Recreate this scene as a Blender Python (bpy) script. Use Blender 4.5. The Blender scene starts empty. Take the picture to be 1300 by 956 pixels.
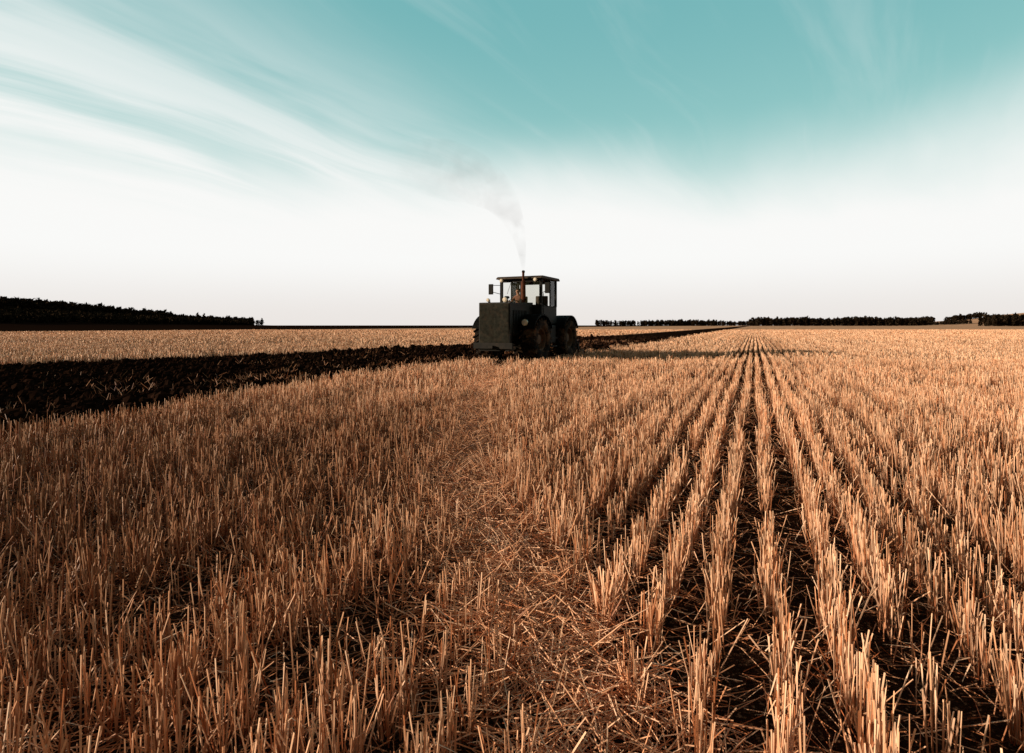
import bpy, bmesh, math, numpy as np
from mathutils import Vector, Matrix
rng = np.random.default_rng(7)
sc = bpy.context.scene
COL = sc.collection
sc.view_settings.view_transform = 'Standard'
sc.view_settings.look = 'None'
sc.view_settings.exposure = 0
TANR = 0.4255      # slope of the drill rows (X per Y)
SUN_EL = math.radians(13.0)
SUN_AZ = math.radians(257.0)   # compass azimuth of the sun

# ------------------------------------------------------------------ node helpers
class NT:
    def __init__(s, tree):
        s.t = tree; s.n = tree.nodes; s.l = tree.links
    def node(s, typ, **kw):
        n = s.n.new(typ)
        for k, v in kw.items(): setattr(n, k, v)
        return n
    def put(s, inp, v):
        if hasattr(v, 'is_output'): s.l.new(v, inp)
        elif isinstance(v, (tuple, list)) and len(v) == 3 and inp.type == 'RGBA': inp.default_value = (*v, 1)
        else: inp.default_value = v
    def math(s, op, a, b=None, c=None, clamp=False):
        n = s.node('ShaderNodeMath', operation=op, use_clamp=clamp)
        s.put(n.inputs[0], a)
        if b is not None: s.put(n.inputs[1], b)
        if c is not None: s.put(n.inputs[2], c)
        return n.outputs[0]
    def mr(s, v, a, b, c=0.0, d=1.0, smooth=True):
        n = s.node('ShaderNodeMapRange', interpolation_type='SMOOTHSTEP' if smooth else 'LINEAR')
        s.put(n.inputs[0], v)
        for i, x in zip((1, 2, 3, 4), (a, b, c, d)): s.put(n.inputs[i], x)
        return n.outputs[0]
    def mix(s, f, a, b, blend='MIX'):
        n = s.node('ShaderNodeMix', data_type='RGBA', blend_type=blend)
        s.put(n.inputs[0], f); s.put(n.inputs[6], a); s.put(n.inputs[7], b)
        return n.outputs[2]
    def noise(s, vec, scale, detail=4, rough=0.55, dist=0.0):
        n = s.node('ShaderNodeTexNoise')
        s.l.new(vec, n.inputs['Vector'])
        n.inputs['Scale'].default_value = scale; n.inputs['Detail'].default_value = detail
        n.inputs['Roughness'].default_value = rough; n.inputs['Distortion'].default_value = dist
        return n.outputs[0]
    def comb(s, x, y, z):
        n = s.node('ShaderNodeCombineXYZ')
        for i, v in enumerate((x, y, z)): s.put(n.inputs[i], v)
        return n.outputs[0]
    def sep(s, v):
        n = s.node('ShaderNodeSeparateXYZ'); s.l.new(v, n.inputs[0]); return n.outputs

def newmat(name):
    m = bpy.data.materials.new(name); m.use_nodes = True
    t = NT(m.node_tree)
    b = m.node_tree.nodes['Principled BSDF']
    return m, t, b

def simple(name, col, rough=0.6, metal=0.0, var=0.35, scale=6.0, dust=None, dustamt=0.5, spec=0.3):
    m, t, b = newmat(name)
    tc = t.node('ShaderNodeTexCoord').outputs['Object']
    n = t.noise(tc, scale, 5, 0.6)
    f = t.mr(n, 0.3, 0.7)
    c = t.mix(f, tuple(x * (1 - var) for x in col), tuple(min(1, x * (1 + var)) for x in col))
    if dust:
        n2 = t.noise(tc, scale * 0.6, 6, 0.7)
        c = t.mix(t.mr(n2, 0.45, 0.7, 0.0, dustamt), c, dust)
    t.l.new(c, b.inputs['Base Color'])
    b.inputs['Roughness'].default_value = rough
    b.inputs['Metallic'].default_value = metal
    b.inputs['Specular IOR Level'].default_value = spec
    return m

# ------------------------------------------------------------------ numpy noise
def _h(ix, iy, seed):
    h = (ix.astype(np.int64) * 374761393 + iy.astype(np.int64) * 668265263 + seed * 2147483647) & 0xffffffff
    h = ((h ^ (h >> 13)) * 1274126177) & 0xffffffff
    h = h ^ (h >> 16)
    return (h & 0xffff) / 65535.0
def vnoise(x, y, seed=0):
    xi = np.floor(x); yi = np.floor(y); fx = x - xi; fy = y - yi
    fx = fx * fx * (3 - 2 * fx); fy = fy * fy * (3 - 2 * fy)
    a = _h(xi, yi, seed); b = _h(xi + 1, yi, seed); c = _h(xi, yi + 1, seed); d = _h(xi + 1, yi + 1, seed)
    return (a * (1 - fx) + b * fx) * (1 - fy) + (c * (1 - fx) + d * fx) * fy
def fbm(x, y, seed=0, o=4):
    s = 0; a = 0.5; t = 0
    for i in range(o):
        s = s + a * vnoise(x * 2 ** i + i * 17.3, y * 2 ** i - i * 9.1, seed + i); t += a; a *= 0.5
    return s / t
def sstep(x, a, b):
    t = np.clip((x - a) / (b - a), 0, 1); return t * t * (3 - 2 * t)

def plough(X, Y):
    u = X - TANR * Y
    e = (fbm(X * 0.5, Y * 0.5, 5, 3) - 0.5) * 1.6
    ne = np.interp(Y, [5, 9, 12, 16, 24, 28.5], [-8.4, -9.0, -10.0, -10.5, -10.5, -8.3])
    m1 = 1 - sstep(u + e, ne - .35, ne + .35)
    far = np.interp(Y, [18, 38], [-26.0, -18.5])
    m2 = sstep(u + e * 0.6, far - 0.4, far + 0.4)
    return np.maximum(m1 * m2, 1 - sstep(u, -156, -148))
def height(X, Y):
    X = np.asarray(X, float); Y = np.asarray(Y, float)
    P = plough(X, Y); u = X - TANR * Y
    near = 1 - sstep(np.hypot(X, Y), 60, 160)
    clod = fbm(X * 3.2, Y * 3.2, 31, 4) - 0.5
    ridge = 0.07 * np.sin(u * 2 * math.pi / 0.85 + 3 * fbm(X * 0.4, Y * 0.4, 8, 2))
    z = 0.03 * (fbm(X * 0.7, Y * 0.7, 3, 3) - 0.5) * near
    z = z + P * near * (-0.03 + ridge + 0.30 * clod + 0.10 * sstep(Y, 26, 34))
    z = z + 15 * sstep(-X, 230, 520) * (1 - sstep(Y, 450, 950)) * sstep(Y, 150, 330)
    z = z + 52 * sstep(X / np.maximum(Y, 1), 0.66, 1.0) * sstep(Y, 1000, 1700)
    z = z + 16 * sstep(X / np.maximum(Y, 1), 0.4, 0.9) * sstep(Y, 2000, 3000)
    return z

# ------------------------------------------------------------------ mesh from arrays
def mesh_np(name, verts, faces, mat, col=None, smooth=False, parent=None):
    verts = np.asarray(verts, np.float32).reshape(-1, 3); faces = np.asarray(faces, np.int32)
    k = faces.shape[1]; nf = len(faces)
    me = bpy.data.meshes.new(name)
    me.vertices.add(len(verts)); me.vertices.foreach_set('co', verts.ravel())
    me.loops.add(nf * k); me.loops.foreach_set('vertex_index', faces.ravel())
    me.polygons.add(nf)
    me.polygons.foreach_set('loop_start', np.arange(nf, dtype=np.int32) * k)
    try: me.polygons.foreach_set('loop_total', np.full(nf, k, np.int32))
    except Exception: pass
    me.polygons.foreach_set('use_smooth', np.full(nf, smooth, bool))
    me.update(calc_edges=True); me.validate()
    if col is not None:
        a = me.color_attributes.new('Col', 'FLOAT_COLOR', 'POINT')
        c4 = np.ones((len(verts), 4), np.float32); c4[:, :3] = np.asarray(col).reshape(-1, 3)
        a.data.foreach_set('color', c4.ravel())
    me.materials.append(mat)
    ob = bpy.data.objects.new(name, me); COL.objects.link(ob)
    if parent: ob.parent = parent
    return ob

def tubes(B, T, r0, r1):
    n = len(B); d = T - B; d /= np.linalg.norm(d, axis=1, keepdims=True) + 1e-9
    a = np.cross(d, np.tile([[0.31, 0.9, 0.17]], (n, 1))); a /= np.linalg.norm(a, axis=1, keepdims=True) + 1e-9
    b = np.cross(d, a); ph = rng.uniform(0, 6.28, n)
    V = np.zeros((n, 6, 3))
    for i in range(3):
        an = ph + i * 2.0944
        o = np.cos(an)[:, None] * a + np.sin(an)[:, None] * b
        V[:, i] = B + o * r0[:, None]; V[:, 3 + i] = T + o * r1[:, None]
    base = (np.arange(n) * 6)[:, None]
    F = np.stack([base + np.array([[i, (i + 1) % 3, 3 + (i + 1) % 3, 3 + i]]) for i in range(3)], 1).reshape(-1, 4)
    return V, F

def combine(parts):
    Vs, Fs, Cs = [], [], []; off = 0
    for V, F, C in parts:
        V = V.reshape(-1, 3); Vs.append(V); Fs.append(F + off); Cs.append(C.reshape(-1, 3)); off += len(V)
    return np.concatenate(Vs), np.concatenate(Fs), np.concatenate(Cs)

# ------------------------------------------------------------------ camera
cam = bpy.data.cameras.new('camera'); cam.lens = 20; cam.sensor_width = 36
cam.shift_y = -0.05; cam.clip_end = 20000; cam.clip_start = 0.05
co = bpy.data.objects.new('camera', cam); COL.objects.link(co)
co.location = (0, 0, 1.4); co.rotation_euler = (math.pi / 2, 0, 0)
sc.camera = co

# ------------------------------------------------------------------ sun + sky
sd = Vector((math.sin(SUN_AZ) * math.cos(SUN_EL), math.cos(SUN_AZ) * math.cos(SUN_EL), math.sin(SUN_EL)))
sl = bpy.data.lights.new('sun', 'SUN'); sl.energy = 5.0; sl.angle = math.radians(0.5); sl.color = (1.0, 0.81, 0.61)
so = bpy.data.objects.new('sun', sl); COL.objects.link(so); so.location = sd * 50
so.rotation_euler = sd.to_track_quat('Z', 'Y').to_euler()

w = bpy.data.worlds.new('World'); sc.world = w; w.use_nodes = True
t = NT(w.node_tree); bg = w.node_tree.nodes['Background']
sky = t.node('ShaderNodeTexSky'); sky.sky_type = 'NISHITA'; sky.sun_disc = False
sky.sun_elevation = SUN_EL; sky.sun_rotation = SUN_AZ
sky.air_density = 1.0; sky.dust_density = 0.6; sky.ozone_density = 1.0
g = t.node('ShaderNodeTexCoord').outputs['Generated']
nv = t.node('ShaderNodeVectorMath', operation='NORMALIZE'); t.l.new(g, nv.inputs[0])
x, y, z = t.sep(nv.outputs[0])
zz = t.math('ADD', t.math('MAXIMUM', z, 0.0), 0.12)
px = t.math('DIVIDE', x, zz); py = t.math('DIVIDE', y, zz)
along = t.math('ADD', t.math('MULTIPLY', px, 0.55), t.math('MULTIPLY', py, 0.83))
across = t.math('SUBTRACT', t.math('MULTIPLY', px, 0.83), t.math('MULTIPLY', py, 0.55))
warp = t.noise(t.comb(along, across, 3.0), 0.7, 2)
acw = t.math('ADD', across, t.math('MULTIPLY', t.math('SUBTRACT', warp, 0.5), 0.5))
st1 = t.noise(t.comb(t.math('MULTIPLY', along, 0.35), t.math('MULTIPLY', acw, 1.3), 0.7), 1.5, 5, 0.5, 0.2)
st2 = t.noise(t.comb(t.math('MULTIPLY', along, 0.6), t.math('MULTIPLY', acw, 4.6), 4.7), 1.2, 5, 0.55, 0.3)
streak = t.math('ADD', t.math('MULTIPLY', st1, 0.62), t.math('MULTIPLY', st2, 0.38))
side = t.mr(across, -0.95, -2.3)
cl = t.math('MULTIPLY', side, t.mr(streak, 0.37, 0.62, 0.10, 0.93))
# horizon haze
big = t.noise(nv.outputs[0], 2.2, 4, 0.5)
hz_n = t.math('ADD', t.math('MULTIPLY', t.math('SUBTRACT', st1, 0.5), 0.08), t.math('MULTIPLY', t.math('SUBTRACT', big, 0.5), 0.14))
hz = t.mr(t.math('ADD', z, hz_n), 0.155, 0.35, 1.0, 0.0)
hz = t.math('POWER', hz, 1.1)
thin = t.math('MULTIPLY', t.mr(st2, 0.50, 0.75), 0.13)
cloud = t.math('SUBTRACT', 1.0, t.math('MULTIPLY', t.math('SUBTRACT', 1.0, cl, clamp=True), t.math('MULTIPLY', t.math('SUBTRACT', 1.0, hz, clamp=True), t.math('SUBTRACT', 1.0, thin))))
nish = t.mix(1.0, sky.outputs[0], (1.0, 1.0, 0.55), 'MULTIPLY')
teal = t.mix(t.mr(z, 0.15, 0.52), (4.0, 7.3, 7.2), (2.0, 5.4, 5.7))
base = t.mix(0.8, nish, teal)
white = t.mix(t.mr(z, 0.0, 0.12), (8.3, 7.9, 7.6), (9.5, 9.5, 9.35))
skyc = t.mix(cloud, base, white)
# unseen sky overhead and behind the camera, dimmed to cut fill light
dim_sky = t.mix(0.3, (0.85, 0.78, 0.76), nish)
skyc = t.mix(t.math('MAXIMUM', t.mr(z, 0.50, 0.70), t.mr(y, 0.3, -0.1)), skyc, dim_sky)
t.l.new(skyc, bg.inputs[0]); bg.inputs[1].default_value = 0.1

# ------------------------------------------------------------------ ground
def ax(lo, f0, f1, hi, st, gr=1.13):
    mid = list(np.arange(f0, f1, st)); a = []; s = st; p = mid[-1]
    while p < hi: s *= gr; p += s; a.append(p)
    b = []; s = st; p = f0
    while p > lo: s *= gr; p -= s; b.append(p)
    return np.array(b[::-1] + mid + a)
gx = ax(-5000, -27, 12, 6000, 0.09); gy = ax(-80, 5, 46, 7000, 0.09)
GX, GY = np.meshgrid(gx, gy); GZ = height(GX, GY)
nx, ny = len(gx), len(gy)
idx = np.arange(nx * ny).reshape(ny, nx)
F = np.stack([idx[:-1, :-1], idx[:-1, 1:], idx[1:, 1:], idx[1:, :-1]], -1).reshape(-1, 4)
gm, t, b = newmat('field_ground')
pos = t.node('ShaderNodeNewGeometry').outputs['Position']
X, Y, Z = t.sep(pos)
u = t.math('SUBTRACT', X, t.math('MULTIPLY', Y, TANR)); v = t.math('ADD', Y, t.math('MULTIPLY', X, TANR))
att = t.node('ShaderNodeAttribute', attribute_name='Col')
P0 = t.sep(att.outputs['Color'])[0]
e = t.math('MULTIPLY', t.math('SUBTRACT', t.noise(pos, 0.2, 3), 0.5), 2.0)
ue = t.math('ADD', u, e)
Pf = t.math('MULTIPLY', t.mr(ue, -8.5, -8.1, 1, 0), t.math('GREATER_THAN', ue, -18.5))
Pff = t.mr(u, -156, -148, 1, 0)
isfar = t.mr(Y, 40, 46)
P = t.math('MAXIMUM', t.math('ADD', t.math('MULTIPLY', P0, t.math('SUBTRACT', 1.0, isfar)), t.math('MULTIPLY', Pf, isfar)), Pff)
rv = t.comb(t.math('MULTIPLY', u, 1.0), t.math('MULTIPLY', v, 0.03), 0.0)
band = t.noise(rv, 0.6, 5, 0.65)
patch = t.noise(pos, 0.03, 4)
fine = t.noise(pos, 14, 5, 0.7)
litter = t.noise(pos, 45, 3, 0.7)
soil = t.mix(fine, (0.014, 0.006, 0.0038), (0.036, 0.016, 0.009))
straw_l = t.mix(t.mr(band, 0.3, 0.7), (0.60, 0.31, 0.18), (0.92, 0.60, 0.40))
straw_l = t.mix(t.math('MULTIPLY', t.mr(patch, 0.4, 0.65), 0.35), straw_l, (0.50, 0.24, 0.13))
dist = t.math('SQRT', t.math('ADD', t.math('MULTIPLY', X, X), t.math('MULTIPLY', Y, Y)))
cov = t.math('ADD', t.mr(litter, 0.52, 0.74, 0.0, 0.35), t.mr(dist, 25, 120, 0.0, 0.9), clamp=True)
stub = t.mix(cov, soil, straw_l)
psoil = t.mix(fine, (0.006, 0.0035, 0.0028), (0.022, 0.011, 0.007))
psoil = t.mix(t.math('MULTIPLY', t.mr(t.noise(pos, 9, 4), 0.62, 0.7, 0, 0.3), t.math('SUBTRACT', 1.0, Pff)), psoil, (0.16, 0.075, 0.04))
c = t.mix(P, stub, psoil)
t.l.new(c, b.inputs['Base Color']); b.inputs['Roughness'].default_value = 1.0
b.inputs['Specular IOR Level'].default_value = 0.0
bmp = t.node('ShaderNodeBump'); bmp.inputs['Strength'].default_value = 0.8; bmp.inputs['Distance'].default_value = 0.04
t.l.new(fine, bmp.inputs['Height']); t.l.new(bmp.outputs[0], b.inputs['Normal'])
pc = plough(GX, GY).ravel()
mesh_np('ground', np.stack([GX, GY, GZ], -1).reshape(-1, 3), F, gm, np.stack([pc, pc, pc], -1), smooth=True)

# ------------------------------------------------------------------ stubble
sm, t, b = newmat('straw')
a = t.node('ShaderNodeAttribute', attribute_name='Col').outputs['Color']
t.l.new(a, b.inputs['Base Color']); b.inputs['Roughness'].default_value = 0.5
b.inputs['Specular IOR Level'].default_value = 0.25

TRK = ([0, 1.9, 2.6, 4.9, 9.4, 17, 22], [0.6, 0.28, 0.12, -0.36, -0.62, -0.6, -0.3])
def track_w(X, Y):
    xc = np.interp(Y, *TRK)
    d = np.abs(X - xc + (fbm(X * 1.5, Y * 1.5, 77, 2) - 0.5) * 0.3)
    return (1 - sstep(d, 0.12, 0.30)) * (Y < 21)
STRAW_A = np.array([0.84, 0.44, 0.24]); STRAW_B = np.array([0.96, 0.67, 0.47]); STRAW_C = np.array([0.46, 0.18, 0.08])
def straw_col(X, Y, n):
    r = rng.random((n, 1)); q = rng.random((n, 1))
    c = STRAW_A * (1 - r) + STRAW_B * r
    c = np.where(q < 0.16, STRAW_C * (0.7 + 0.6 * r), c)
    u = X - TANR * Y
    k = np.round((u - 0.1) / SP)
    pv = 0.82 + 0.5 * fbm(u * 0.7, (Y + TANR * X) * 0.05, 21, 3) + 0.25 * (fbm(X * .4, Y * .4, 23, 2) - 0.5)
    pv = pv * (0.86 + 0.28 * _h(k, k * 0, 15))
    vign = 1 - 0.56 * (1 - sstep(u, -4.5, 0.0)) * (1 - sstep(Y, 4, 14))  # vignette darkening put into the straw colour, near left
    m = (pv * vign)[:, None]
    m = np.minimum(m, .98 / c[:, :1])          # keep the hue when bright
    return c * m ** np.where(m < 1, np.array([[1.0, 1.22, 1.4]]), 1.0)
SP = 0.262   # spacing measured along X
def sample(y0, y1, per_m, marg=1.5, fovm=1.05):
    cosr = 1 / math.sqrt(1 + TANR ** 2)
    area = (fovm * (y1 ** 2 - y0 ** 2) + 2 * marg * (y1 - y0))
    n = int(area / (SP * cosr) * per_m)
    Y = np.sqrt(rng.uniform(y0 ** 2, y1 ** 2, n)) if y0 > 3 else rng.uniform(y0, y1, n)
    half = fovm * Y + marg
    if y0 <= 3:
        keep = rng.random(n) < half / (fovm * y1 + marg) * 1.35
        Y = Y[keep]; half = half[keep]
    X = rng.uniform(-half, half)
    k = np.round((X - TANR * Y - 0.1) / SP)
    return X, Y, k
def rowpts(y0, y1, per_m, jit, clump=0.0, **kw):
    X, Y, k = sample(y0, y1, per_m, **kw)
    if clump:
        cid = np.floor(Y / clump); Y = (cid + 0.5 + 0.45 * (_h(cid, k, 4) - 0.5) * 2) * clump + rng.normal(0, clump * 0.26, len(Y))
        ok = _h(cid, k, 9) < 0.88; X, Y, k = X[ok], Y[ok], k[ok]
        cid = cid[ok]; jx = (_h(cid, k, 12) - 0.5) * 0.07
    else: jx = 0
    wob = (fbm(k * 3.1, Y * 0.5, 41, 2) - 0.5) * 0.09
    u_ = X - TANR * Y
    lz = 1 - sstep(u_, -3.2, -0.6)
    jl = 1 + 1.0 * lz
    X = 0.1 + k * SP + TANR * Y + jx * jl + wob * jl + rng.normal(0, jit, len(Y)) * jl
    P = plough(X, Y)
    gap = fbm(k * 1.7 + 5, Y * 1.3, 55, 2)
    pt = fbm(X * 1.1, Y * 1.1, 58, 2)
    ok = (P < 0.35) & (rng.random(len(X)) < np.clip((gap - 0.18) * 4, 0.15, 1)) & (rng.random(len(X)) > lz * sstep(.50 - pt, 0, .16) * .55)
    tw = track_w(X, Y); ok &= rng.random(len(X)) > tw * 0.8
    ok &= ~((np.abs((X - .71) * .92 - (Y - 24.2) * .39) < 1.35) & (np.abs((X - .71) * .39 + (Y - 24.2) * .92) < 3.4))
    X, Y, k = X[ok], Y[ok], k[ok]
    return X, Y, k, track_w(X, Y)
parts = []
def stalks(y0, y1, per_m, r, jit, h0, clump):
    X, Y, k, tw = rowpts(y0, y1, per_m, jit, clump)
    n = len(X); Z = height(X, Y) - 0.01
    hmod = (0.78 + 0.45 * fbm(X * 0.8, Y * 0.8, 61, 2)) * (.88 + .26 * _h(k, k * 0, 19))
    lz = 1 - sstep(X - TANR * Y, -3.2, -0.2)
    h = np.clip(rng.normal(h0, h0 * 0.24, n), 0.05, 0.38) * hmod * (1 - 0.5 * tw)
    lean = np.abs(rng.normal(0, 0.15 + .07 * lz, n)) + (rng.random(n) < 0.05 + .09 * lz) * rng.uniform(0.3, 1.2, n) + tw * rng.uniform(0, .9, n)
    az = rng.uniform(0, 6.283, n)
    B = np.stack([X, Y, Z], -1)
    T = B + np.stack([np.sin(lean) * np.cos(az), np.sin(lean) * np.sin(az), np.cos(lean)], -1) * h[:, None]
    rr = r * rng.uniform(0.7, 1.25, n)
    V, F = tubes(B, T, rr * 1.1, rr * 0.9)
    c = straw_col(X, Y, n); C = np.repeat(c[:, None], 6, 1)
    C[:, :3] *= np.array([0.46, 0.31, 0.24])  # stalk bases: dirty brown, plus shade between stalks put into the colour
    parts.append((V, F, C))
stalks(0.3, 5.0, 235, 0.0028, 0.019, 0.235, 0.06)
stalks(5.0, 11.0, 160, 0.0034, 0.019, 0.23, 0.07)
stalks(11.0, 20.0, 80, 0.0048, 0.020, 0.22, 0.09)
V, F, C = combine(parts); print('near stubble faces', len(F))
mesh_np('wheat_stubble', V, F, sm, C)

parts = []
def litter_fn(y0, y1, n, r, L, tra=1.0):
    Y = rng.uniform(y0, y1, n); half = 1.0 * Y + 1.0
    X = rng.uniform(-1, 1, n) * half
    if tra > 1:
        Y = rng.uniform(y0, y1, n); X = np.interp(Y, *TRK) + rng.normal(0, 0.22, n)
    else:
        ok = rng.random(n) < 1 - .6 * sstep(X - TANR * Y, -1.5, 0.3); X, Y = X[ok], Y[ok]
    ok = plough(X, Y) < (0.6); X, Y = X[ok], Y[ok]; n = len(X)
    az = rng.uniform(0, 6.28, n); l = rng.uniform(0.4, 1.3, n) * L
    pit = np.abs(rng.normal(0, 0.16, n)) + (rng.random(n) < .12) * .5; z0 = height(X, Y) + rng.uniform(0.0, 0.035 * tra, n)
    B = np.stack([X, Y, z0], -1)
    T = B + np.stack([np.cos(az) * np.cos(pit), np.sin(az) * np.cos(pit), np.sin(pit)], -1) * l[:, None]
    V, F = tubes(B, T, np.full(n, r), np.full(n, r * .8))
    tint = np.array([.78, .62, .52]) if tra <= 1 else np.array([.95, .88, .84])
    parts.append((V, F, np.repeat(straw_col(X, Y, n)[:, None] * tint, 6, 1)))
litter_fn(1.0, 6, 22000, 0.0019, 0.16)
litter_fn(6, 14, 34000, 0.0028, 0.2)
litter_fn(1.2, 18, 20000, 0.0025, 0.2, 2.7)
def ribbons(y0, y1, per_m, wd):
    X, Y, k, tw = rowpts(y0, y1, per_m, 0.022, 0.06)
    n = len(X); Z = height(X, Y) + rng.uniform(0.03, 0.14, n); az = rng.uniform(0, 6.28, n)
    D = np.stack([np.cos(az), np.sin(az), 0 * az], -1); S = np.stack([-np.sin(az), np.cos(az), 0 * az], -1) * wd
    P0 = np.stack([X, Y, Z], -1); l = rng.uniform(.04, .11, n)[:, None]
    up = rng.uniform(-.2, .9, n)[:, None] * np.array([[0, 0, 1.]])
    P1 = P0 + D * l * .6 + up * l; P2 = P1 + D * l * .8 - np.array([[0, 0, 1.]]) * l * rng.uniform(.1, 1.2, n)[:, None]
    V = np.stack([P0 - S, P0 + S, P1 + S * .9, P1 - S * .9, P2 + S * .3, P2 - S * .3], 1)
    b0 = (np.arange(n) * 6)[:, None]
    F = np.stack([b0 + np.array([[0, 1, 2, 3]]), b0 + np.array([[3, 2, 4, 5]])], 1).reshape(-1, 4)
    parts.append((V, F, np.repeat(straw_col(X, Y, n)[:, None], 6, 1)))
ribbons(0.4, 5.5, 40, 0.003)
ribbons(5.5, 12, 18, 0.0045)
V, F, C = combine(parts)
mesh_np('straw_litter', V, F, sm, C)

parts = []
def cards(y0, y1, per_m, wd, jit, h0):
    X, Y, k, tw = rowpts(y0, y1, per_m, jit, 0.0, marg=3)
    n = len(X); Z = height(X, Y) - 0.01
    az = rng.uniform(0, math.pi, n); hw = wd * rng.uniform(.6, 1.3, n) * .5
    h = h0 * rng.uniform(.6, 1.2, n) * (0.8 + 0.4 * fbm(X * .8, Y * .8, 61, 2)) * (.8 + .4 * _h(k, k * 0, 19))
    S = np.stack([np.cos(az) * hw, np.sin(az) * hw, 0 * az], -1)
    P = np.stack([X, Y, Z], -1); L = np.stack([rng.normal(0, .03, n), rng.normal(0, .03, n), h], -1)
    j = rng.uniform(.75, 1.1, (n, 1))
    V = np.stack([P - S * .7, P + S * .7, P + S + L * j, P - S + L], 1)
    b0 = (np.arange(n) * 4)[:, None]; F = b0 + np.array([[0, 1, 2, 3]])
    C = np.repeat(straw_col(X, Y, n)[:, None], 4, 1); C[:, :2] *= 0.5  # card bottoms darker: shade low in the stubble put into the colour
    parts.append((V, F, C))
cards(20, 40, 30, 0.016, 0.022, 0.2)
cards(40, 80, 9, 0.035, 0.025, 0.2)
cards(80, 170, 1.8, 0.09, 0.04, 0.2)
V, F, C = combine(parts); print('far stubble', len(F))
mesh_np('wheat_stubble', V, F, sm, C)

# ------------------------------------------------------------------ soil clods
bm = bmesh.new(); bmesh.ops.create_icosphere(bm, subdivisions=1, radius=1)
iv = np.array([v.co[:] for v in bm.verts]); it = np.array([[v.index for v in f.verts] for f in bm.faces]); bm.free()
n = 90000
Yc = rng.uniform(5, 60, n) ; Xc = TANR * Yc + rng.uniform(-26, -7.6, n)
ok = (plough(Xc, Yc) > 0.3) & (Xc > -1.2 * Yc - 2) & (rng.random(n) < np.clip(14 / Yc, 0, 1))
Xc, Yc = Xc[ok], Yc[ok]; n = len(Xc)
s = rng.lognormal(-3.35, 0.5, n).clip(0.012, 0.12) * np.interp(Yc, [20, 50], [1, 1.8])
V = iv[None] * (1 + rng.uniform(-.4, .4, (n, len(iv), 1))) * (s[:, None] * rng.uniform(.6, 1.3, (n, 3)))[:, None, :]
V += np.stack([Xc, Yc, height(Xc, Yc) + s * .25], -1)[:, None]
F = (it[None] + (np.arange(n) * len(iv))[:, None, None]).reshape(-1, 3)
clod_m = simple('clod_soil', (0.018, 0.009, 0.006), 1.0, scale=5, var=.5, spec=0)
mesh_np('soil_clods', V, F, clod_m)
n = 30000
Yt = rng.uniform(7, 45, n); Xt = TANR * Yt + rng.uniform(-19, -8.6, n)
keep = (plough(Xt, Yt) > .3) & (rng.random(n) < sstep(fbm(Xt * .9, Yt * .9, 91, 3), .5, .66) * np.where(Xt - TANR * Yt > -13.0, 1, .3))
Xt, Yt = Xt[keep], Yt[keep]; n = len(Xt)
B = np.stack([Xt, Yt, height(Xt, Yt)], -1)
T = B + np.stack([rng.normal(0, .09, n), rng.normal(0, .09, n), rng.uniform(.04, .20, n)], -1)
V, F = tubes(B, T, np.full(n, .0055), np.full(n, .004))
mesh_np('straw_tufts', V, F, sm, np.repeat(straw_col(Xt, Yt, n)[:, None] * np.array([.5, .4, .33]), 6, 1))

# ------------------------------------------------------------------ distant trees
tm, t, b = newmat('tree_foliage')
tcn = t.node('ShaderNodeNewGeometry').outputs['Position']
f = t.mr(t.noise(tcn, 0.25, 4), .35, .7)
t.l.new(t.mix(f, (0.012, 0.010, 0.007), (0.042, 0.028, 0.018)), b.inputs['Base Color'])
b.inputs['Roughness'].default_value = 1.0; b.inputs['Specular IOR Level'].default_value = 0.0
def trees(name, X, Y, H, K, size, conif=0.5):
    n = len(X); Z = height(X, Y)
    con = rng.random(n) < conif
    hh = rng.random((n, K)) ** 0.9
    prof = np.where(con[:, None], (1 - hh) * .9 + .08, np.sin(np.clip(hh, 0.03, .97) * math.pi) ** .6)
    R = (H * np.where(con, .2, .3))[:, None] * prof * np.sqrt(rng.random((n, K)))
    a = rng.uniform(0, 6.28, (n, K))
    lo = np.where(con, .08, .22)[:, None]
    C = np.stack([X[:, None] + R * np.cos(a), Y[:, None] + R * np.sin(a), Z[:, None] + H[:, None] * (lo + (1 - lo) * hh)], -1)
    D = rng.normal(0, 1, (n, K, 3, 3)); D -= D.mean(2, keepdims=True); D *= (size * H / 12)[:, None, None, None] * .5
    V = (C[:, :, None] + D).reshape(-1, 3); F = np.arange(len(V)).reshape(-1, 3)
    B = np.stack([X, Y, Z], -1); T = B + np.stack([0 * X, 0 * X, H * .85], -1)
    tv, tf = tubes(B, T, H * .016, H * .005)
    tv = tv.reshape(-1, 3); tri = np.concatenate([tf[:, [0, 1, 2]], tf[:, [0, 2, 3]]]) + len(V)
    mesh_np(name, np.concatenate([V, tv]), np.concatenate([F, tri]), tm)
n = 3000; s_ = rng.random(n) ** .8
Xf = -555 + s_ * 100 + rng.normal(0, 16, n) + 40 * np.sin(s_ * 5); Yf = 330 + s_ * 720 + rng.uniform(-22, 22, n)
Hf = rng.normal(12.5, 1.4, n).clip(5, 17)
ok = Xf < -.435 * Yf; trees('distant_forest', Xf[ok], Yf[ok], Hf[ok], 60, 2.2, .6)
n = 5000; s2 = rng.random(n); Yf = 330 + s2 * 600; Xf = -520 + s2 * 100 + rng.random(n) * (210 - 90 * s2)
ok = Xf < -.46 * Yf; Xf, Yf = Xf[ok], Yf[ok]
trees('distant_shrubs', Xf, Yf, rng.uniform(2.0, 4.5, len(Xf)), 22, 9.0, .2)
def line(n, x0, x1, yy, H, dep):
    X = rng.uniform(x0, x1, n); Y = yy + rng.uniform(-dep, dep, n)
    return X, Y, (rng.normal(H, H * .13, n) * (0.75 + .5 * fbm(X * .012, Y * 0 + yy, 5, 2))).clip(3, 22)
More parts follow.
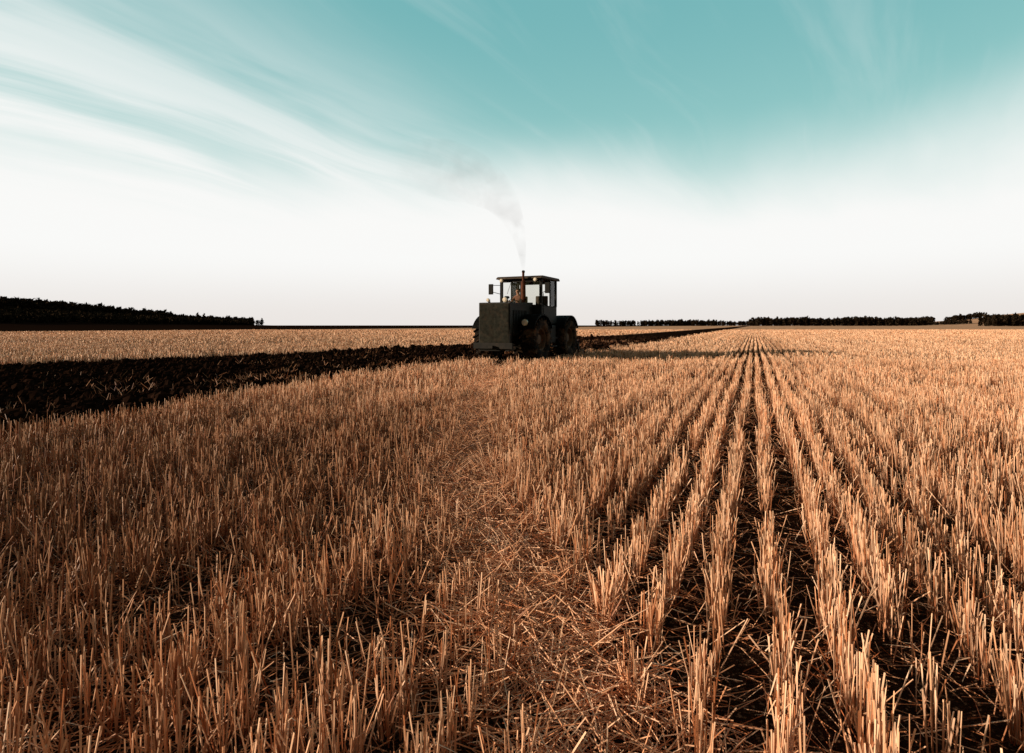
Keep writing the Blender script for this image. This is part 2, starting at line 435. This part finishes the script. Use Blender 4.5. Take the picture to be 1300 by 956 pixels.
parts_t = [line(700, 500, 865, 1200, 14, 20), line(260, 300, 560, 1300, 11, 15), line(260, 170, 420, 1150, 10, 12),
           line(260, 752, 860, 900, 14, 16), line(200, 1050, 1150, 1560, 16, 20), line(140, 1200, 1290, 1560, 12, 20), line(180, 885, 985, 1230, 7, 15)]
X = np.concatenate([p[0] for p in parts_t]); Y = np.concatenate([p[1] for p in parts_t]); H = np.concatenate([p[2] for p in parts_t])
trees('distant_tree_row', X, Y, H, 60, 2.4, .4)

# ------------------------------------------------------------------ tractor
M_green = simple('grey_green_paint', (0.010, 0.010, 0.009), 0.7, 0.0, .3, 4, dust=(0.045, 0.030, 0.021), dustamt=.35)
M_cover = simple('radiator_cover_fabric', (0.018, 0.018, 0.014), 0.95, 0.0, .4, 9, dust=(0.06, 0.040, 0.028), dustamt=.4, spec=.1)
M_dark = simple('dark_steel', (0.008, 0.007, 0.006), 0.8, 0.0, .3, 5, dust=(0.045, 0.028, 0.018), dustamt=.35)
M_black = simple('black_paint', (0.006, 0.0055, 0.005), 0.7, spec=.2)
M_rub = simple('tyre_rubber', (0.010, 0.008, 0.007), 1.0, 0, .3, 5, dust=(0.26, 0.15, 0.09), dustamt=.55, spec=.1)
M_rim = simple('rim_paint', (0.12, 0.07, 0.04), 0.8, 0, .3, 5, dust=(0.07, 0.04, 0.025), dustamt=.6)
M_rust = simple('rusty_exhaust', (0.09, 0.03, 0.014), 0.85, .2, .4, 9)
M_roof = simple('roof_paint', (0.05, 0.035, 0.023), 0.7, 0, .3, 5, dust=(0.14, .09, .06))
M_chr = simple('lamp_chrome', (0.6, 0.55, 0.5), 0.25, 0.8)
M_lens = simple('lamp_lens', (0.75, 0.66, 0.55), 0.15, 0, .08)
M_seat = simple('seat_vinyl', (0.025, 0.015, 0.01), 0.6)
gl, t, b = newmat('cab_glass')
out = [q for q in gl.node_tree.nodes if q.type == 'OUTPUT_MATERIAL'][0]
tr = t.node('ShaderNodeBsdfTransparent'); tr.inputs[0].default_value = (.94, .94, .92, 1)
gs = t.node('ShaderNodeBsdfGlossy'); gs.inputs['Roughness'].default_value = .06
ms = t.node('ShaderNodeMixShader'); fr = t.node('ShaderNodeFresnel'); fr.inputs[0].default_value = 1.3
t.l.new(fr.outputs[0], ms.inputs[0]); t.l.new(tr.outputs[0], ms.inputs[1]); t.l.new(gs.outputs[0], ms.inputs[2]); t.l.new(ms.outputs[0], out.inputs[0])

TR = bpy.data.objects.new('tractor', None); COL.objects.link(TR)
TR.location = (0.72, 24.2, 0.0); TR.rotation_euler = (0, 0, math.radians(-25)); TR.scale = (1.08, 1.12, 1.04)

def link(bm, name, mat, parent, smooth=False):
    me = bpy.data.meshes.new(name); bm.to_mesh(me); bm.free(); me.materials.append(mat)
    if smooth:
        for p in me.polygons: p.use_smooth = True
    o = bpy.data.objects.new(name, me); COL.objects.link(o); o.parent = parent
    return o
def box(name, xr, yr, zr, mat, bev=0.015, parent=None):
    bm = bmesh.new(); bmesh.ops.create_cube(bm, size=1)
    for v in bm.verts:
        v.co = Vector((xr[0] + (v.co.x + .5) * (xr[1] - xr[0]), yr[0] + (v.co.y + .5) * (yr[1] - yr[0]), zr[0] + (v.co.z + .5) * (zr[1] - zr[0])))
    if bev: bmesh.ops.bevel(bm, geom=bm.edges[:], offset=bev, segments=2, affect='EDGES', profile=.6)
    return link(bm, name, mat, parent or TR)
def prism(name, poly, x0, x1, mat, bev=0.02, parent=None):
    """poly in (y,z), extruded in x"""
    bm = bmesh.new()
    a = [bm.verts.new((x0, p[0], p[1])) for p in poly]; c = [bm.verts.new((x1, p[0], p[1])) for p in poly]
    bm.faces.new(a[::-1]); bm.faces.new(c); n = len(poly)
    for i in range(n): bm.faces.new((a[i], a[(i + 1) % n], c[(i + 1) % n], c[i]))
    bmesh.ops.recalc_face_normals(bm, faces=bm.faces[:])
    if bev: bmesh.ops.bevel(bm, geom=bm.edges[:], offset=bev, segments=2, affect='EDGES', profile=.6)
    return link(bm, name, mat, parent or TR)
def cyl(name, p0, p1, r0, r1, mat, seg=20, parent=None, bev=0.0):
    p0, p1 = Vector(p0), Vector(p1); d = p1 - p0
    bm = bmesh.new(); bmesh.ops.create_cone(bm, cap_ends=True, segments=seg, radius1=r0, radius2=r1, depth=d.length)
    if bev:
        bmesh.ops.bevel(bm, geom=[e for e in bm.edges if len(e.link_faces) == 2 and any(len(f.verts) > 4 for f in e.link_faces)], offset=bev, segments=2, affect='EDGES')
    bmesh.ops.transform(bm, matrix=Matrix.Translation((p0 + p1) / 2) @ d.to_track_quat('Z', 'Y').to_matrix().to_4x4(), verts=bm.verts[:])
    return link(bm, name, mat, parent or TR)
def lathe_x(bm, prof, seg, cx, cy, cz):
    rings = []
    for i in range(seg):
        a = 2 * math.pi * i / seg
        rings.append([bm.verts.new((cx + p[0], cy + p[1] * math.cos(a), cz + p[1] * math.sin(a))) for p in prof])
    for i in range(seg):
        A, B_ = rings[i], rings[(i + 1) % seg]
        for j in range(len(prof) - 1): bm.faces.new((A[j], A[j + 1], B_[j + 1], B_[j]))
WR = 0.84
def wheel(nm, cx, cy):
    sgn = 1 if cx > 0 else -1; cz = WR - 0.02; W = .29
    bm = bmesh.new()
    lathe_x(bm, [(-W * .75, .42), (-W * .98, .52), (-W, .66), (-W * .9, .76), (-W * .6, .80), (0, .815), (W * .6, .80), (W * .9, .76), (W, .66), (W * .98, .52), (W * .75, .42)], 48, cx, cy, cz)
    for i in range(22):
        for s2 in (-1, 1):
            a = 2 * math.pi * (i + (.5 if s2 > 0 else 0)) / 22
            vs = []
            for (lx, da) in ((0.0, 0.0), (W * 1.0, .20)):
                for rr in (.79 if lx == 0 else .70, .862 if lx == 0 else .835):
                    for dw in (-.035, .035):
                        an = a + da + dw
                        vs.append(bm.verts.new((cx + s2 * lx, cy + rr * math.cos(an), cz + rr * math.sin(an))))
            q = vs
            for f in ((0, 1, 3, 2), (4, 6, 7, 5), (0, 4, 5, 1), (2, 3, 7, 6), (0, 2, 6, 4), (1, 5, 7, 3)):
                bm.faces.new([q[k] for k in f])
    bmesh.ops.recalc_face_normals(bm, faces=bm.faces[:])
    link(bm, nm + '_tyre', M_rub, TR)
    bm = bmesh.new()
    lathe_x(bm, [(sgn * W * .8, .43), (sgn * W * .72, .44), (sgn * W * .65, .38), (sgn * .03, .34), (sgn * .02, .2), (sgn * .12, .18), (sgn * .14, .0)], 32, cx, cy, cz)
    lathe_x(bm, [(-sgn * W * .8, .43), (-sgn * W * .65, .38), (-sgn * .05, .34), (-sgn * .05, .0)], 32, cx, cy, cz)
    link(bm, nm + '_rim', M_rim, TR)
    for i in range(8):
        a = i * math.pi / 4
        cyl(nm + '_bolt_%d' % i, (cx + sgn * .02, cy + .27 * math.cos(a), cz + .27 * math.sin(a)), (cx + sgn * .06, cy + .27 * math.cos(a), cz + .27 * math.sin(a)), .022, .022, M_dark, 6)
    bm = bmesh.new(); N = 14; r0 = .95
    pr = []
    for i in range(N + 1):
        a = math.radians(25 + 130 * i / N)
        yy, z_ = cy + r0 * math.cos(a) * 1.02, cz + r0 * math.sin(a)
        pr.append([bm.verts.new((cx + dx, yy, z_ + dz)) for dx, dz in ((-W * 1.05, -.05), (-W * 1.02, 0), (W * 1.02, 0), (W * 1.05, -.05))])
    for i in range(N):
        for j in range(3): bm.faces.new((pr[i][j], pr[i][j + 1], pr[i + 1][j + 1], pr[i + 1][j]))
    bmesh.ops.solidify(bm, geom=bm.faces[:], thickness=.02)
    link(bm, nm + '_fender', M_black, TR)
for nm, cx, cy in (('front_right_wheel', -.93, -1.45), ('front_left_wheel', .93, -1.45), ('rear_right_wheel', -.93, 1.5), ('rear_left_wheel', .93, 1.5)):
    wheel(nm, cx, cy)
for cy in (-1.45, 1.5):
    cyl('axle', (-.8, cy, .82), (.8, cy, .82), .14, .14, M_dark)
    cyl('differential', (-.22, cy, .82), (.22, cy, .82), .27, .27, M_dark, bev=.04)
box('front_frame', (-.38, .38), (-2.9, .1), (.78, 1.08), M_dark)
box('rear_frame', (-.34, .34), (.35, 2.75), (.72, 1.08), M_dark)
cyl('articulation_joint', (0, .22, .62), (0, .22, 1.25), .17, .17, M_dark)
prism('hood', [(-2.78, .98), (-2.78, 2.08), (-2.66, 2.16), (-.78, 2.24), (-.78, .98)], -.52, .52, M_green, .03)
box('radiator_surround', (-.60, .60), (-2.93, -2.775), (.42, 2.17), M_green, .03)
bm = bmesh.new()
nxq, nzq = 26, 40
grid = [[None] * (nzq + 1) for _ in range(nxq + 1)]
for i in range(nxq + 1):
    for j in range(nzq + 1):
        xx = -.56 + 1.12 * i / nxq; z_ = .46 + 1.66 * j / nzq
        q = abs(math.sin(xx * math.pi / .28)) ** .4 * abs(math.sin((z_ - .46) * math.pi / .277)) ** .4
        grid[i][j] = bm.verts.new((xx, -2.945 - .012 * q - .012 * math.sin(xx * 5 + z_ * 3), z_))
for i in range(nxq):
    for j in range(nzq): bm.faces.new((grid[i][j], grid[i + 1][j], grid[i + 1][j + 1], grid[i][j + 1]))
link(bm, 'radiator_cover', M_cover, TR, True)
for i in range(9):
    box('side_louvre_%d' % i, (.515, .545), (-2.5 + i * .13, -2.42 + i * .13), (1.35, 1.9), M_black, .008)
    box('right_louvre_%d' % i, (-.545, -.515), (-2.5 + i * .13, -2.42 + i * .13), (1.35, 1.9), M_black, .008)
box('side_sill', (.525, .60), (-2.7, -.8), (1.02, 1.12), M_black, .01)
box('bumper', (-.75, .75), (-3.05, -2.95), (.50, .72), M_dark, .02)
box('tow_hook', (-.08, .08), (-3.2, -3.05), (.52, .62), M_dark, .02)
box('fuel_tank', (.5, .98), (-.42, .42), (.62, 1.36), M_black, .06)
box('tool_box', (-.98, -.5), (-.42, .42), (.62, 1.36), M_black, .06)
for i, z_ in enumerate((.5, .82)):
    box('step_%d' % i, (.99, 1.16), (-.5, .1), (z_, z_ + .04), M_dark, .01)
cyl('step_rail', (1.1, -.5, .5), (1.1, -.5, 1.5), .016, .016, M_dark, 8)
cx0, cx1, cy0, cy1 = -.86, .86, -.78, .78
box('cab_floor', (cx0, cx1), (cy0, cy1), (1.40, 1.50), M_dark, .02)
box('cab_front_panel', (cx0, cx1), (cy0, cy0 + .06), (1.503, 2.16), M_green, .01)
box('cab_rear_panel', (cx0, cx1), (cy1 - .06, cy1), (1.503, 2.14), M_green, .01)
box('cab_left_panel', (cx1 - .06, cx1), (cy0 + .063, cy1 - .063), (1.503, 2.08), M_green, .01)
box('cab_right_panel', (cx0, cx0 + .06), (cy0 + .063, cy1 - .063), (1.503, 2.08), M_green, .01)
def beam(name, p0, p1, w_, mat):
    return cyl(name, p0, p1, w_ * .7, w_ * .7, mat, 4)
for i, (ax_, ay_) in enumerate(((cx0 + .04, cy0 + .04), (cx1 - .04, cy0 + .04), (cx0 + .04, cy1 - .04), (cx1 - .04, cy1 - .04))):
    box('cab_pillar_%d' % i, (ax_ - .05, ax_ + .05), (ay_ - .05, ay_ + .05), (2.1, 3.16), M_black, .01)
box('windshield_divider', (-.028, .028), (cy0 + .01, cy0 + .05), (2.16, 3.16), M_black, .006)
for s_ in (-1, 1):
    x_ = s_ * .83
    box('door_post_%d' % s_, (x_ - .022, x_ + .022), (.12, .17), (2.08, 3.16), M_black, .006)
    box('door_rail_%d' % s_, (x_ - .02, x_ + .02), (cy0 + .09, cy1 - .09), (2.083, 2.13), M_black, .006)
box('header_front', (cx0, cx1), (cy0, cy0 + .07), (3.06, 3.17), M_black, .01)
box('header_rear', (cx0, cx1), (cy1 - .07, cy1), (3.06, 3.17), M_black, .01)
prism('roof', [(-.98, 3.172), (-.98, 3.21), (-.85, 3.285), (.80, 3.285), (.92, 3.22), (.92, 3.172)], -.95, .95, M_roof, .025)
box('roof_hatch', (-.3, .3), (-.3, .3), (3.287, 3.33), M_roof, .015)
box('windshield_glass_right', (cx0 + .09, -.03), (cy0 + .025, cy0 + .031), (2.165, 3.058), gl, 0)
box('windshield_glass_left', (.03, cx1 - .09), (cy0 + .025, cy0 + .031), (2.165, 3.058), gl, 0)
box('rear_glass', (cx0 + .09, cx1 - .09), (cy1 - .031, cy1 - .025), (2.145, 3.058), gl, 0)
for s_ in (-1, 1):
    x_ = s_ * .83
    box('side_glass_%d' % s_, (x_ - .003, x_ + .003), (.175, cy1 - .09), (2.135, 3.15), gl, 0)
box('instrument_panel', (-.7, .1), (-.70, -.58), (1.9, 2.16), M_black, .02)
for dx in (-.45, .42):
    box('seat_base', (dx - .25, dx + .25), (-.18, .30), (1.80, 1.95), M_seat, .04)
    box('seat_back', (dx - .25, dx + .25), (.24, .36), (1.955, 2.55), M_seat, .04)
    box('seat_post', (dx - .1, dx + .1), (-.05, .15), (1.503, 1.797), M_dark, .01)
def torus(name, c, nrm, R, r, mat, parent):
    bm = bmesh.new(); q = Vector(nrm).to_track_quat('Z', 'Y').to_matrix(); N, K = 28, 8; vs = []
    for i in range(N):
        a = 2 * math.pi * i / N
        vs.append([bm.verts.new(Vector(c) + q @ Vector(((R + r * math.cos(2 * math.pi * k / K)) * math.cos(a), (R + r * math.cos(2 * math.pi * k / K)) * math.sin(a), r * math.sin(2 * math.pi * k / K)))) for k in range(K)])
    for i in range(N):
        for k in range(K): bm.faces.new((vs[i][k], vs[(i + 1) % N][k], vs[(i + 1) % N][(k + 1) % K], vs[i][(k + 1) % K]))
    return link(bm, name, mat, parent, True)
torus('steering_wheel', (-.45, -.42, 2.28), (0, .5, .86), .2, .015, M_black, TR)
cyl('steering_column', (-.45, -.43, 2.27), (-.45, -.62, 1.95), .025, .03, M_black, 10)
for a in (0, 2.1, 4.2):
    q = Vector((0, .5, .86)).to_track_quat('Z', 'Y').to_matrix()
    cyl('steering_spoke', (-.45, -.42, 2.28), tuple(Vector((-.45, -.42, 2.28)) + q @ Vector((.2 * math.cos(a), .2 * math.sin(a), 0))), .008, .008, M_black, 6)
cyl('exhaust_base', (.27, -1.12, 2.2), (.27, -1.12, 2.36), .06, .05, M_rust)
cyl('exhaust_muffler', (.27, -1.12, 2.36), (.27, -1.12, 3.06), .095, .085, M_rust, bev=.02)
cyl('exhaust_pipe', (.27, -1.12, 3.06), (.27, -1.12, 3.40), .045, .045, M_rust)
cyl('exhaust_cap', (.27, -1.12, 3.40), (.27, -1.10, 3.46), .06, .055, M_dark)
cyl('air_intake_pipe', (-.22, -1.5, 2.18), (-.22, -1.5, 2.38), .05, .05, M_dark)
cyl('air_precleaner', (-.22, -1.5, 2.38), (-.22, -1.5, 2.47), .11, .09, M_dark, bev=.02)
def lamp(nm, x, y, z, r):
    cyl(nm + '_bowl', (x, y + .12, z), (x, y + .02, z), r * .5, r, M_black, 20)
    cyl(nm + '_ring', (x, y + .02, z), (x, y - .005, z), r * 1.04, r, M_chr, 20)
    cyl(nm + '_lens', (x, y - .005, z), (x, y - .022, z), r * .88, r * .6, M_lens, 20)
lamp('headlamp_right', .40, -2.92, 2.26, .085)
lamp('headlamp_hood', -.28, -2.86, 2.26, .065)
box('headlamp_bracket', (.37, .43), (-2.86, -2.78), (2.12, 2.22), M_black, .008)
box('headlamp_bracket_right', (-.31, -.25), (-2.80, -2.72), (2.12, 2.22), M_black, .008)
lamp('fender_lamp_left', .86, -2.30, 1.45, .12)
cyl('fender_lamp_stalk', (.86, -2.22, 1.45), (.6, -2.1, 1.2), .02, .02, M_dark, 8)
lamp('fender_lamp_right', -.80, -2.15, 1.6, .08)
for i, x_ in enumerate((-.7, .7)): lamp('roof_lamp_%d' % i, x_, -1.02, 3.12, .07)
for s_ in (-1, 1):
    cyl('mirror_arm_%d' % s_, (s_ * .86, -.78, 2.95), (s_ * 1.17, -.95, 2.95), .012, .012, M_black, 8)
    cyl('mirror_brace_%d' % s_, (s_ * .86, -.78, 2.60), (s_ * 1.17, -.95, 2.70), .012, .012, M_black, 8)
    box('mirror_%d' % s_, (s_ * 1.17 - .10, s_ * 1.17 + .10), (-.98, -.94), (2.58, 3.0), M_black, .02)
    box('mirror_face_%d' % s_, (s_ * 1.17 - .085, s_ * 1.17 + .085), (-.937, -.932), (2.6, 2.98), M_chr, 0)
cyl('wiper', (-.4, -.79, 3.05), (-.55, -.80, 2.6), .008, .008, M_black, 6)
cyl('grab_rail', (.90, -.70, 1.6), (.90, -.70, 2.6), .015, .015, M_black, 8)
box('rear_deck', (-.62, .62), (.95, 2.6), (1.085, 1.30), M_green, .03)
box('rear_tank', (-.58, .58), (1.0, 2.3), (1.303, 1.72), M_black, .05)
for s_ in (-.35, .35):
    cyl('lower_link', (s_, 2.7, .75), (s_, 3.5, .55), .04, .04, M_dark, 8)
cyl('top_link', (0, 2.7, 1.2), (0, 3.5, 1.15), .03, .03, M_dark, 8)
box('plough_headstock', (-.45, .45), (3.45, 3.55), (.45, 1.2), M_rust, .02)
beam('plough_beam', (.9, 3.5, .62), (-1.1, 6.2, .62), .1, M_rust)
for i in range(5):
    f_ = (i + .4) / 5; px_, py_ = .9 - 2.0 * f_, 3.5 + 2.7 * f_
    box('plough_leg_%d' % i, (px_ - .04, px_ + .04), (py_ - .06, py_ + .06), (.0, .6), M_dark, .01)
    prism('plough_share_%d' % i, [(py_ - .3, -.12), (py_ + .2, -.12), (py_ + .3, .18), (py_ + .05, .25)], px_ - .05, px_ + .2, M_dark, .01)

# ------------------------------------------------------------------ driver
DR = bpy.data.objects.new('driver', None); COL.objects.link(DR)
DR.location = TR.location; DR.rotation_euler = TR.rotation_euler; DR.scale = TR.scale
M_skin = simple('skin', (0.42, 0.22, 0.15), 0.55, 0, .08)
M_shirt = simple('shirt_cloth', (0.16, 0.075, 0.05), 0.9, 0, .25)
M_hair = simple('hair', (0.02, 0.013, 0.01), 0.8)
M_eye = simple('eye', (0.02, 0.015, 0.012), 0.2)
def skin_obj(name, pts, edges, rad, mats, root=0, sub=2, assign=None):
    me = bpy.data.meshes.new(name); me.from_pydata(pts, edges, [])
    o = bpy.data.objects.new(name, me); COL.objects.link(o)
    o.modifiers.new('s', 'SKIN'); sv = me.skin_vertices[0].data
    for i, r in enumerate(rad): sv[i].radius = (r, r) if not isinstance(r, tuple) else r; sv[i].use_root = (i == root)
    m2 = o.modifiers.new('d', 'SUBSURF'); m2.levels = sub; m2.render_levels = sub
    dg = bpy.context.evaluated_depsgraph_get(); ev = o.evaluated_get(dg)
    nm = bpy.data.meshes.new_from_object(ev); bpy.data.objects.remove(o)
    for m in mats: nm.materials.append(m)
    for p in nm.polygons:
        p.use_smooth = True
        if assign: p.material_index = assign(p.center)
    o2 = bpy.data.objects.new(name, nm); COL.objects.link(o2); o2.parent = DR
    return o2
D = -.45
P_ = [(0, .10, 2.03), (0, .07, 2.22), (0, .03, 2.42), (0, .0, 2.54), (0, -.03, 2.61), (0, -.05, 2.69), (0, -.055, 2.76), (0, -.045, 2.82),
      (.18, .01, 2.49), (.25, -.14, 2.28), (.19, -.36, 2.31), (-.18, .01, 2.49), (-.25, -.14, 2.28), (-.19, -.36, 2.31),
      (.10, .06, 2.01), (.13, -.34, 2.04), (.13, -.42, 1.66), (.13, -.55, 1.56), (-.10, .06, 2.01), (-.13, -.34, 2.04), (-.13, -.42, 1.66), (-.13, -.55, 1.56)]
E_ = [(0, 1), (1, 2), (2, 3), (3, 4), (4, 5), (5, 6), (6, 7), (3, 8), (8, 9), (9, 10), (3, 11), (11, 12), (12, 13), (0, 14), (14, 15), (15, 16), (16, 17), (0, 18), (18, 19), (19, 20), (20, 21)]
R_ = [.14, .135, .15, .10, .052, .078, .09, .07, .065, .047, .03, .065, .047, .03, .095, .065, .045, .045, .095, .065, .045, .045]
skin_obj('body', [(x + D, y, z) for x, y, z in P_], E_, R_, [M_shirt, M_skin], assign=lambda c: 1 if (c.z > 2.575 and abs(c.x - D) < .12) or c.y < -.30 and c.z > 2.22 else 0)
for s_ in (-1, 1):
    wx, wy, wz = D + s_ * .19, -.36, 2.31
    skin_obj('palm', [(wx, wy, wz), (wx - s_ * .005, wy - .05, wz + .02), (wx - s_ * .01, wy - .09, wz + .03)], [(0, 1), (1, 2)], [.024, (.036, .02), (.034, .017)], [M_skin], sub=1)
    for i in range(4):
        fx = wx + (i - 1.5) * .019 - s_ * .01; L = (.9, 1.0, .95, .75)[i]
        skin_obj('finger_%d' % i, [(fx, wy - .08, wz + .03), (fx, wy - .08 - .045 * L, wz + .035), (fx, wy - .08 - .06 * L, wz + .005), (fx, wy - .08 - .04 * L, wz - .012)], [(0, 1), (1, 2), (2, 3)], [.0095, .009, .0085, .0075], [M_skin], sub=1)
    skin_obj('thumb', [(wx - s_ * .02, wy - .035, wz + .01), (wx - s_ * .045, wy - .065, wz + .005), (wx - s_ * .04, wy - .095, wz - .005)], [(0, 1), (1, 2)], [.012, .0105, .009], [M_skin], sub=1)
def ball(name, c, s, mat):
    bm = bmesh.new(); bmesh.ops.create_uvsphere(bm, u_segments=16, v_segments=10, radius=1)
    for v in bm.verts: v.co = Vector((c[0] + v.co.x * s[0], c[1] + v.co.y * s[1], c[2] + v.co.z * s[2]))
    return link(bm, name, mat, DR, True)
for s_ in (-1, 1):
    ball('eye', (D + s_ * .032, -.128, 2.755), (.012, .01, .008), M_eye)
    ball('ear', (D + s_ * .085, -.045, 2.745), (.012, .022, .032), M_skin)
ball('nose', (D, -.145, 2.73), (.013, .022, .024), M_skin)
ball('mouth', (D, -.128, 2.69), (.025, .008, .006), M_rust)
ball('hair', (D, -.025, 2.815), (.088, .095, .06), M_hair)
ball('cap_peak', (D, -.13, 2.82), (.07, .06, .012), M_hair)

# ------------------------------------------------------------------ exhaust smoke
mw = Matrix.LocRotScale(TR.location, TR.rotation_euler, TR.scale)
ex = mw @ Vector((.27, -1.12, 3.46))
ctrl = [(0, 0, 0, .05), (-.01, 0, .3, .11), (-.06, .05, .85, .19), (-.2, .1, 1.55, .30), (-.5, .2, 2.35, .50), (-1.05, .4, 3.2, .8), (-2.0, .7, 3.9, 1.1), (-3.3, 1.1, 4.4, 1.3), (-4.7, 1.5, 4.7, 1.1), (-6.2, 1.7, 4.9, .4)]
cp = np.array(ctrl); cp[:, 0] += ex.x; cp[:, 1] += ex.y; cp[:, 2] += ex.z
tt = np.linspace(0, len(cp) - 1, 46)
pc_ = np.stack([np.interp(tt, np.arange(len(cp)), cp[:, i]) for i in range(4)], -1)
for _ in range(3): pc_[1:-1] = (pc_[:-2] + 2 * pc_[1:-1] + pc_[2:]) / 4
bm = bmesh.new(); rings = []; N = 16
for i in range(len(pc_)):
    c0 = Vector(pc_[i, :3]); d = (Vector(pc_[min(i + 1, len(pc_) - 1), :3]) - Vector(pc_[max(i - 1, 0), :3])).normalized()
    sidev = d.cross(Vector((0, 1, 0))).normalized(); up = sidev.cross(d)
    rings.append([bm.verts.new(c0 + (sidev * math.cos(2 * math.pi * k / N) + up * math.sin(2 * math.pi * k / N)) * pc_[i, 3]) for k in range(N)])
for i in range(len(rings) - 1):
    for k in range(N): bm.faces.new((rings[i][k], rings[i][(k + 1) % N], rings[i + 1][(k + 1) % N], rings[i + 1][k]))
bm.faces.new(rings[0][::-1]); bm.faces.new(rings[-1])
bmesh.ops.recalc_face_normals(bm, faces=bm.faces[:])
vm, t, b = newmat('smoke')
vm.node_tree.nodes.remove(b)
out = [q for q in vm.node_tree.nodes if q.type == 'OUTPUT_MATERIAL'][0]
pos = t.node('ShaderNodeTexCoord').outputs['Object']; X, Y, Z = t.sep(pos)
nn = t.noise(pos, 1.2, 3, .55, .7)
den = t.math('MULTIPLY', t.mr(nn, .34, .72), t.mr(Z, 3.5, 6.4, 1.05, .12, False))
den = t.math('MULTIPLY', den, t.mr(X, -5.6, -1.0, 0.05, 1.0, False))
pv = t.node('ShaderNodeVolumeAbsorption'); pv.inputs['Color'].default_value = (.08, .06, .05, 1)
t.l.new(den, pv.inputs['Density']); t.l.new(pv.outputs[0], out.inputs['Volume'])
link(bm, 'exhaust_smoke', vm, None)
